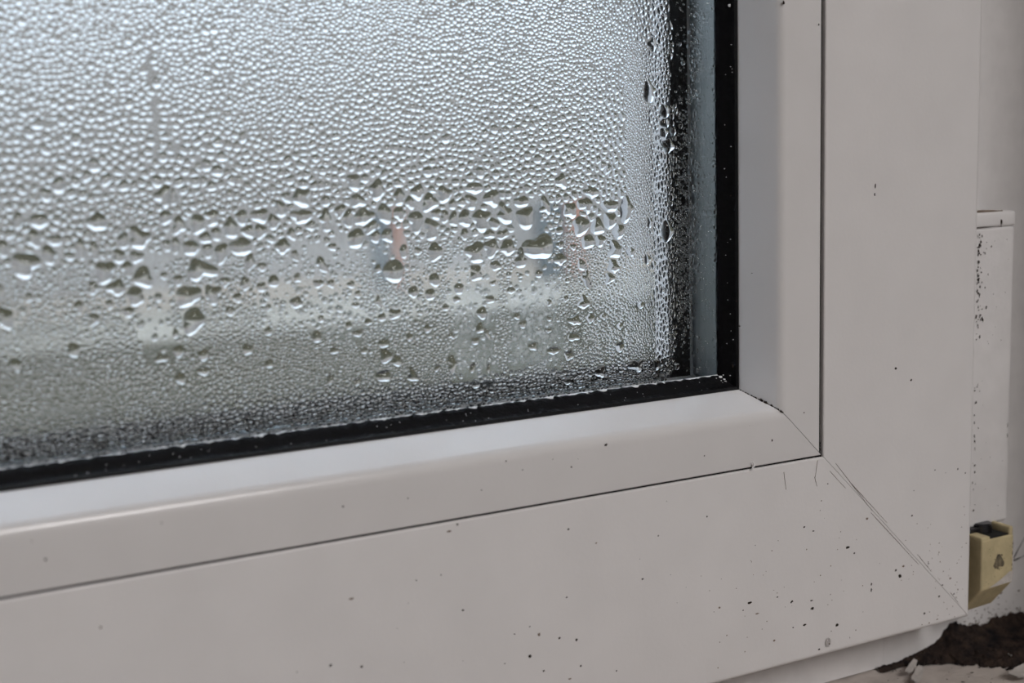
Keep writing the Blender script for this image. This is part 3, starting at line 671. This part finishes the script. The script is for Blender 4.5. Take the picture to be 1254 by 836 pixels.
def asp_(u): return float(np.interp(u, (-50, -43, -35, -31), (1.0, 0.66, 0.72, 1.0)))
def darts(u0, u1, v0, v1, tries):
    cell = 1.5; G = {}; P = []
    cand = rng.random((tries, 3)); cand[:, 0] = u0 + cand[:, 0] * (u1 - u0); cand[:, 1] = v0 + cand[:, 1] * (v1 - v0)
    hk = kdtree.KDTree(len(HAND))
    for i in range(len(HAND)): hk.insert((hx[i], hz[i], 0), i)
    hk.balance()
    for u, v, q in cand.tolist():
        s = spacing(u, v); gx, gz = int(u // cell), int(v // cell); ok = True; asp = asp_(u)
        md = (0.80 * s) ** 2
        for a in (gx - 1, gx, gx + 1):
            for b in (gz - 1, gz, gz + 1):
                for (pu, pv) in G.get((a, b), ()):
                    if (pu - u) ** 2 + ((pv - v) * asp) ** 2 < md: ok = False; break
                if not ok: break
            if not ok: break
        if not ok: continue
        G.setdefault((gx, gz), []).append((u, v))
        if q > keep(u, v): continue
        for co, i, dist in hk.find_range((u, v, 0), 6.5):
            a = math.atan2(v - hz[i], u - hx[i])
            if dist < r_at(i, a) + 0.30 * s: ok = False; break
        if ok: P.append((u, v, s))
    return np.array(P)
def cells(P, n, sig, grow):
    N = len(P); R = 0.5 * P[:, 2] * np.exp(rng.normal(0, sig, N))
    asp = np.array([asp_(u) for u in P[:, 0]])
    kt = kdtree.KDTree(N)
    for i in range(N): kt.insert((P[i, 0], P[i, 1], 0), i)
    kt.balance()
    th = np.arange(n) * 2 * math.pi / n
    KN = 14; idx = np.zeros((N, KN), int)
    for i in range(N):
        ids = [t[1] for t in kt.find_n((P[i, 0], P[i, 1], 0), KN + 1) if t[1] != i][:KN]
        idx[i, :len(ids)] = ids
    dx = P[idx, 0] - P[:, None, 0]; dz = (P[idx, 1] - P[:, None, 1]) * asp[:, None]
    dist = np.hypot(dx, dz); ang = np.arctan2(dz, dx)
    b = dist * (R[:, None] / (R[:, None] + R[idx])) * 0.96
    # directions in real space -> directions in the locally squeezed space
    tx = np.cos(th)[None] * np.ones((N, 1)); tz = np.sin(th)[None] * asp[:, None]; ln = np.hypot(tx, tz); tw = np.arctan2(tz, tx)
    cs = np.cos(tw[:, None, :] - ang[:, :, None])
    lim = np.where(cs > 0.05, b[:, :, None] / np.maximum(cs, 0.05), 1e6)
    cap = (R * grow)[:, None] * (1 + 0.12 * np.cos(2 * tw + rng.uniform(0, 6.28, (N, 1))) + 0.09 * np.cos(3 * tw + rng.uniform(0, 6.28, (N, 1))))
    r = ((lim ** -8).sum(1) + cap ** -8) ** (-1 / 8)
    return th, r / ln

def clip_to_neighbours(P, th, r):
    '''keep the small beads clear of the large drops '''
    kt = kdtree.KDTree(len(P))
    for i in range(len(P)): kt.insert((P[i, 0], P[i, 1], 0), i)
    kt.balance()
    def cut(i, a, b):
        cs = np.cos(th - a); lim = np.where(cs > .05, max(b, .06) / np.maximum(cs, .05), 1e6)
        r[i] = (r[i] ** -10 + lim ** -10) ** -.1
    for h in range(len(HAND)):
        for co, i, dist in kt.find_range((hx[h], hz[h], 0), outl[h][1].max() + 2.2):
            a = math.atan2(P[i, 1] - hz[h], P[i, 0] - hx[h])
            for off in (-.45, 0, .45):
                rr = r_at(h, a + off); qx, qz = hx[h] + rr * math.cos(a + off) - P[i, 0], hz[h] + rr * math.sin(a + off) - P[i, 1]
                cut(i, math.atan2(qz, qx), math.hypot(qx, qz) * .96)
    return r
P = darts(-206, -22.3, 22.6, 150, 680000)
N_SIDE = 10
thA, Rr = cells(P, N_SIDE, 0.32, 1.28)
Rr = clip_to_neighbours(P, thA, Rr)
mean = Rr.mean(1)
# largest of the field become individual drops
vis = (P[:, 0] > -199) & (P[:, 0] < -31) & (P[:, 1] < 116)
order = np.argsort(-np.where(vis, mean, 0))
N_AUTO = max(0, 298 - len(HAND)); auto = order[:N_AUTO]; rest = np.ones(len(P), bool); rest[auto] = False

def find(px_u, px_v): return int(np.argmin(np.hypot(hx - px_u, hz - px_v)))
OWN = {}
def own(u, v, text): OWN[find(u, v)] = text
own(-157.4, 59.5, 'long flat-bottomed water drop, widest on the left half of the pane')
own(-160.4, 54.0, 'broad oval water drop directly below the long flat-bottomed one')
own(-159.5, 48.9, 'lowest of the three large water drops stacked under the long flat one')
own(-155.1, 54.1, 'plump water drop touching the right side of the broad oval one')
own(-128.8, 68.1, 'triangular water drop with a narrow upright neck on top')
own(-113.1, 56.1, 'large rounded water drop under a small orange patch of clear glass')
own(-74.8, 59.2, 'largest water drop on the right half, beside the clear blue and red streak')
own(-49.8, 67.1, 'tall water drop farthest right in the band, beside the fine-mist strip')
own(-130.5, 59.0, 'comma-shaped water drop with its tail trailing down to the right')
own(-136.4, 61.2, 'slim comma-shaped water drop just left of the larger comma')
own(-137.7, 73.9, 'slanting rod-like water drop near the top of the band')
own(-197.0, 52.6, 'large blurred water drop cut off by the left edge, lower of two')
own(-197.4, 57.6, 'blurred water drop cut off by the left edge, upper of two')
own(-192.3, 62.9, 'widest blurred water drop near the left edge of the band')
own(-37.6, 60.9, 'black teardrop-shaped water drop in the dark strip by the gasket')
own(-42.5, 95.9, 'clear teardrop with a black left rim near the top of the strip')
own(-58.4, 27.0, 'black heart-shaped water drop low on the pane at right')
own(-47.6, 27.4, 'wide flat black water drop just above the lower right gasket')
own(-136.6, 50.7, 'dome-shaped olive water drop alone on the pale mist')
own(-108.5, 50.9, 'small pointed triangular drop alone in the pale mist at centre')
own(-109.4, 31.1, 'forked water drop low on the pane above the gasket')
own(-99.2, 33.1, 'narrow upright olive drop low on the pane at centre')
own(-62.1, 50.8, 'drop with a pointed tail slanting down, right of the clear streak')
own(-65.4, 40.5, 'wide triangular drop inside the pale wiped streak, upper of two')
own(-66.0, 36.4, 'wide slanting drop inside the pale wiped streak, lower of two')
own(-166.8, 41.3, 'thin curved water drop with a tail in the left wiped streak')

def one_drop(cx, cz, th, r, label, group, R=5):
    V, F = domes(np.array([0.0]), np.array([0.0]), th, r[None], np.array([math.radians(66)]), R, 0.12)
    V[:, 1] -= YD
    o = tri_mesh('water_drop', V, F, M_water); o.location = (cx * MM, YD, cz * MM)
    return tag(o, label, 'water drop', group)
ORD = 'first second third fourth fifth sixth seventh eighth ninth tenth eleventh twelfth thirteenth fourteenth fifteenth sixteenth seventeenth eighteenth nineteenth twentieth'.split()
def zone(u, v):
    if u > -42: return ('strip', '')
    if v > 76: return ('upper', ('left third', 'middle third', 'right third')[0 if u < -145 else 1 if u < -95 else 2])
    if v > 57:
        for lim, nm in ((-159.5, 'left of the long flat drop'), (-128.3, 'between long flat and necked drops'), (-116.5, 'between necked and orange-patch drops'),
                        (-80.4, 'between orange-patch and largest right drops')):
            if u < lim: return ('band', nm)
        return ('band', 'beyond the largest right drop')
    return ('lower', ('left third', 'middle third', 'right third')[0 if u < -150 else 1 if u < -105 else 2])
GROUPS = {'strip': 'drops in the right strip', 'upper': 'larger beads on the upper pane', 'band': 'drops in the band across the pane', 'lower': 'drops on the lower pane'}
items = [(hx[i], hz[i], outl[i][0], outl[i][1], 5, OWN.get(i)) for i in range(len(HAND))] + [(P[i, 0], P[i, 1], thA, Rr[i], 4, None) for i in auto]
def shape_word(th, r):
    wx = np.ptp(r * np.cos(th)); wz = np.ptp(r * np.sin(th))
    return 'tall' if wz > 1.35 * wx else 'wide' if wx > 1.25 * wz else 'round'
buckets = {}
for k, it in enumerate(items): buckets.setdefault(zone(it[0], it[1]), []).append(k)
LABEL = {}
for (zn, seg), ks in buckets.items():
    ks = [k for k in ks if not items[k][5]]
    if zn == 'strip':
        for n_, k in enumerate(sorted(ks, key=lambda k: -items[k][1])):
            LABEL[k] = 'dark-rimmed %s drop, %s from the top in the strip beside the right gasket' % (shape_word(*items[k][2:4]), ORD[min(n_, 19)])
        continue
    ks.sort(key=lambda k: -items[k][1]); nrow = max(1, math.ceil(len(ks) / 9)); names = {1: ['only'], 2: ['upper', 'lower'], 3: ['upper', 'middle', 'lower']}.get(nrow) or [o_ for o_ in ORD[:nrow]]
    for r_ in range(nrow):
        row = sorted(ks[r_ * len(ks) // nrow:(r_ + 1) * len(ks) // nrow], key=lambda k: items[k][0])
        for n_, k in enumerate(row):
            sw = shape_word(*items[k][2:4])
            where = {'upper': 'larger beads, %s of upper pane' % seg, 'band': 'band drops %s' % seg, 'lower': '%s of the lower pane' % seg}[zn]
            LABEL[k] = '%s %s %s from left, %s row, %s' % (sw, 'bead' if zn == 'upper' else 'drop', ORD[min(n_, 19)], names[r_], where)
for k, (u, v, th, r, R, ownlab) in enumerate(items):
    one_drop(u, v, th, r, ownlab or LABEL[k], GROUPS[zone(u, v)[0]], R)
# the rest: countless small beads, one object per stretch of the pane
def beads(sel, label, phi):
    Vs, Fs, base = [], [], 0
    for big in (True, False):
        m = sel & ((mean > 0.42) == big)
        if not m.any(): continue
        rr = Rr[m] if big else Rr[m][:, ::1]
        th = thA
        if not big:
            keepi = np.array([0, 1, 3, 4, 5, 6, 8, 9]); th = thA[keepi]; rr = rr[:, keepi]
        V, F = domes(P[m, 0], P[m, 1], th, rr, np.radians(phi + rng.normal(0, 4, m.sum())), 3 if big else 2, 0.10)
        Vs.append(V); Fs.append(F + base); base += len(V)
    o = tri_mesh('condensation', np.vstack(Vs), np.vstack(Fs), M_water)
    return tag(o, label, 'condensation', kind='stuff')
strip_ = P[:, 0] > -42
beads(rest & ~strip_ & (P[:, 1] > 66), 'dense field of fine water beads on the upper pane', 62)
beads(rest & ~strip_ & (P[:, 1] <= 66), 'fine mist of tiny water beads on the lower pane', 60)
beads(rest & strip_, 'narrow upright strip of tiny beads beside the right gasket', 48)

# ---- mist film: breath-fine condensation between the drops, thinned out under every drop and in the wiped streaks
def mist():
    u0, u1, v0, v1, st = -209, -22.0, 22.0, 152, 0.5
    nu, nv = int((u1 - u0) / st) + 1, int((v1 - v0) / st) + 1
    U, Vv = np.meshgrid(np.linspace(u0, u1, nu), np.linspace(v0, v1, nv))
    def ss(x, a, b): t = np.clip((x - a) / (b - a), 0, 1); return t * t * (3 - 2 * t)
    low = 1 - ss(Vv, 58, 72)
    m = MIST_TOP + (MIST_LOW - MIST_TOP) * low
    nzf = np.array([[noise.noise(Vector((x_ * .22, y_ * .22, 3.3))) for x_ in U[0, ::4]] for y_ in Vv[::4, 0]])
    nzf = np.repeat(np.repeat(nzf, 4, 0), 4, 1)[:nv, :nu]; WU, WV = U + 2.2 * nzf, Vv - 2.6 * nzf
    def soft(a, b, c, d, e=2.2): return ss(WU, a - e, a + e) * (1 - ss(WU, b - e, b + e)) * ss(WV, c - e, c + e) * (1 - ss(WV, d - e, d + e))
    for a, b, c, d, p in ((-82, -71.5, 50, 72, .10), (-122, -112, 56, 63, .22), (-112, -109.6, 69.5, 72, .1), (-171, -164, 40, 64, .16), (-84, -69.5, 29, 51, .22), (-99, -87, 28, 60, .20), (-134, -110, 41, 63, .19), (-146, -133, 44, 63, .17)):
        w_ = soft(a, b, c, d); m = m * (1 - w_) + p * w_
    m = m * (1 - ss(U, -50, -43) * 0.5) * (1 - ss(U, -44, -38) * 0.9)
    m = m * ss(Vv, 24, 33) * (0.72 + 0.5 * ss(U, -160, -90))
    for i in range(len(HAND)):
        s = (np.abs(U - hx[i]) < 7) & (np.abs(Vv - hz[i]) < 7)
        du, dv = U[s] - hx[i], Vv[s] - hz[i]
        rr = np.interp(np.arctan2(dv, du) % (2 * math.pi), np.append(outl[i][0], 2 * math.pi), np.append(outl[i][1], outl[i][1][0]))
        m[s] *= ss(np.hypot(du, dv) - rr, -0.25, 0.45)
    V = np.stack([U.ravel() * MM, np.full(U.size, YG - 0.00002), Vv.ravel() * MM], 1)
    I = np.arange(nu * nv).reshape(nv, nu)
    a, b, c, d = I[:-1, :-1].ravel(), I[:-1, 1:].ravel(), I[1:, 1:].ravel(), I[1:, :-1].ravel()
    F = np.concatenate([np.stack([a, b, c], 1), np.stack([a, c, d], 1)])
    o = tri_mesh('mist_film', V, F, M_mist)
    at = o.data.attributes.new('mist', 'FLOAT', 'POINT'); at.data.foreach_set('value', m.ravel().astype(np.float32))
    return tag(o, 'milky breath-fine mist on the glass between the drops', 'mist', kind='stuff')
MIST_TOP, MIST_LOW = 0.03, 0.10
M_mist = bpy.data.materials.new('mist'); M_mist.use_nodes = True
t = M_mist.node_tree; t.nodes.clear()
o_ = t.nodes.new('ShaderNodeOutputMaterial'); mx = t.nodes.new('ShaderNodeMixShader'); tr = t.nodes.new('ShaderNodeBsdfTransparent'); tl = t.nodes.new('ShaderNodeBsdfTranslucent')
df = t.nodes.new('ShaderNodeBsdfDiffuse'); mx2 = t.nodes.new('ShaderNodeMixShader'); mx2.inputs[0].default_value = 0.12
atn = t.nodes.new('ShaderNodeAttribute'); atn.attribute_name = 'mist'
nz = t.nodes.new('ShaderNodeTexNoise'); nz.inputs['Scale'].default_value = 900; nz.inputs['Detail'].default_value = 3
mr = t.nodes.new('ShaderNodeMapRange'); mr.inputs['From Min'].default_value = .3; mr.inputs['From Max'].default_value = .7; mr.inputs['To Min'].default_value = .7; mr.inputs['To Max'].default_value = 1.3
g_ = t.nodes.new('ShaderNodeTexCoord'); t.links.new(g_.outputs['Object'], nz.inputs['Vector'])
mul = t.nodes.new('ShaderNodeMath'); mul.operation = 'MULTIPLY'
t.links.new(nz.outputs['Fac'], mr.inputs['Value']); t.links.new(mr.outputs[0], mul.inputs[0]); t.links.new(atn.outputs['Fac'], mul.inputs[1])
tl.inputs['Color'].default_value = (.95, .94, .90, 1); df.inputs['Color'].default_value = (.8, .8, .8, 1)
t.links.new(tl.outputs[0], mx2.inputs[1]); t.links.new(df.outputs[0], mx2.inputs[2])
t.links.new(mul.outputs[0], mx.inputs[0]); t.links.new(tr.outputs[0], mx.inputs[1]); t.links.new(mx2.outputs[0], mx.inputs[2]); t.links.new(mx.outputs[0], o_.inputs[0])
mist()

# single drop of water clinging to the face of the lower sash rail
th = np.arange(16) * 2 * math.pi / 16
V, F = domes(np.array([0.0]), np.array([0.0]), th, (1.1 + .25 * np.abs(np.sin(th)))[None] * np.ones((1, 16)), np.array([1.0]), 5, 0.2)
V[:, 1] -= YD
o = tri_mesh('water_drop', V, F, M_water); o.location = (0.0017, -0.00003, -0.0515); tag(o, 'lone clear water drop on the white face of the lower sash rail', 'water drop')
print('field drops', len(P), 'tris', sum(len(ob.data.polygons) for ob in bpy.data.objects if ob.type == 'MESH'))
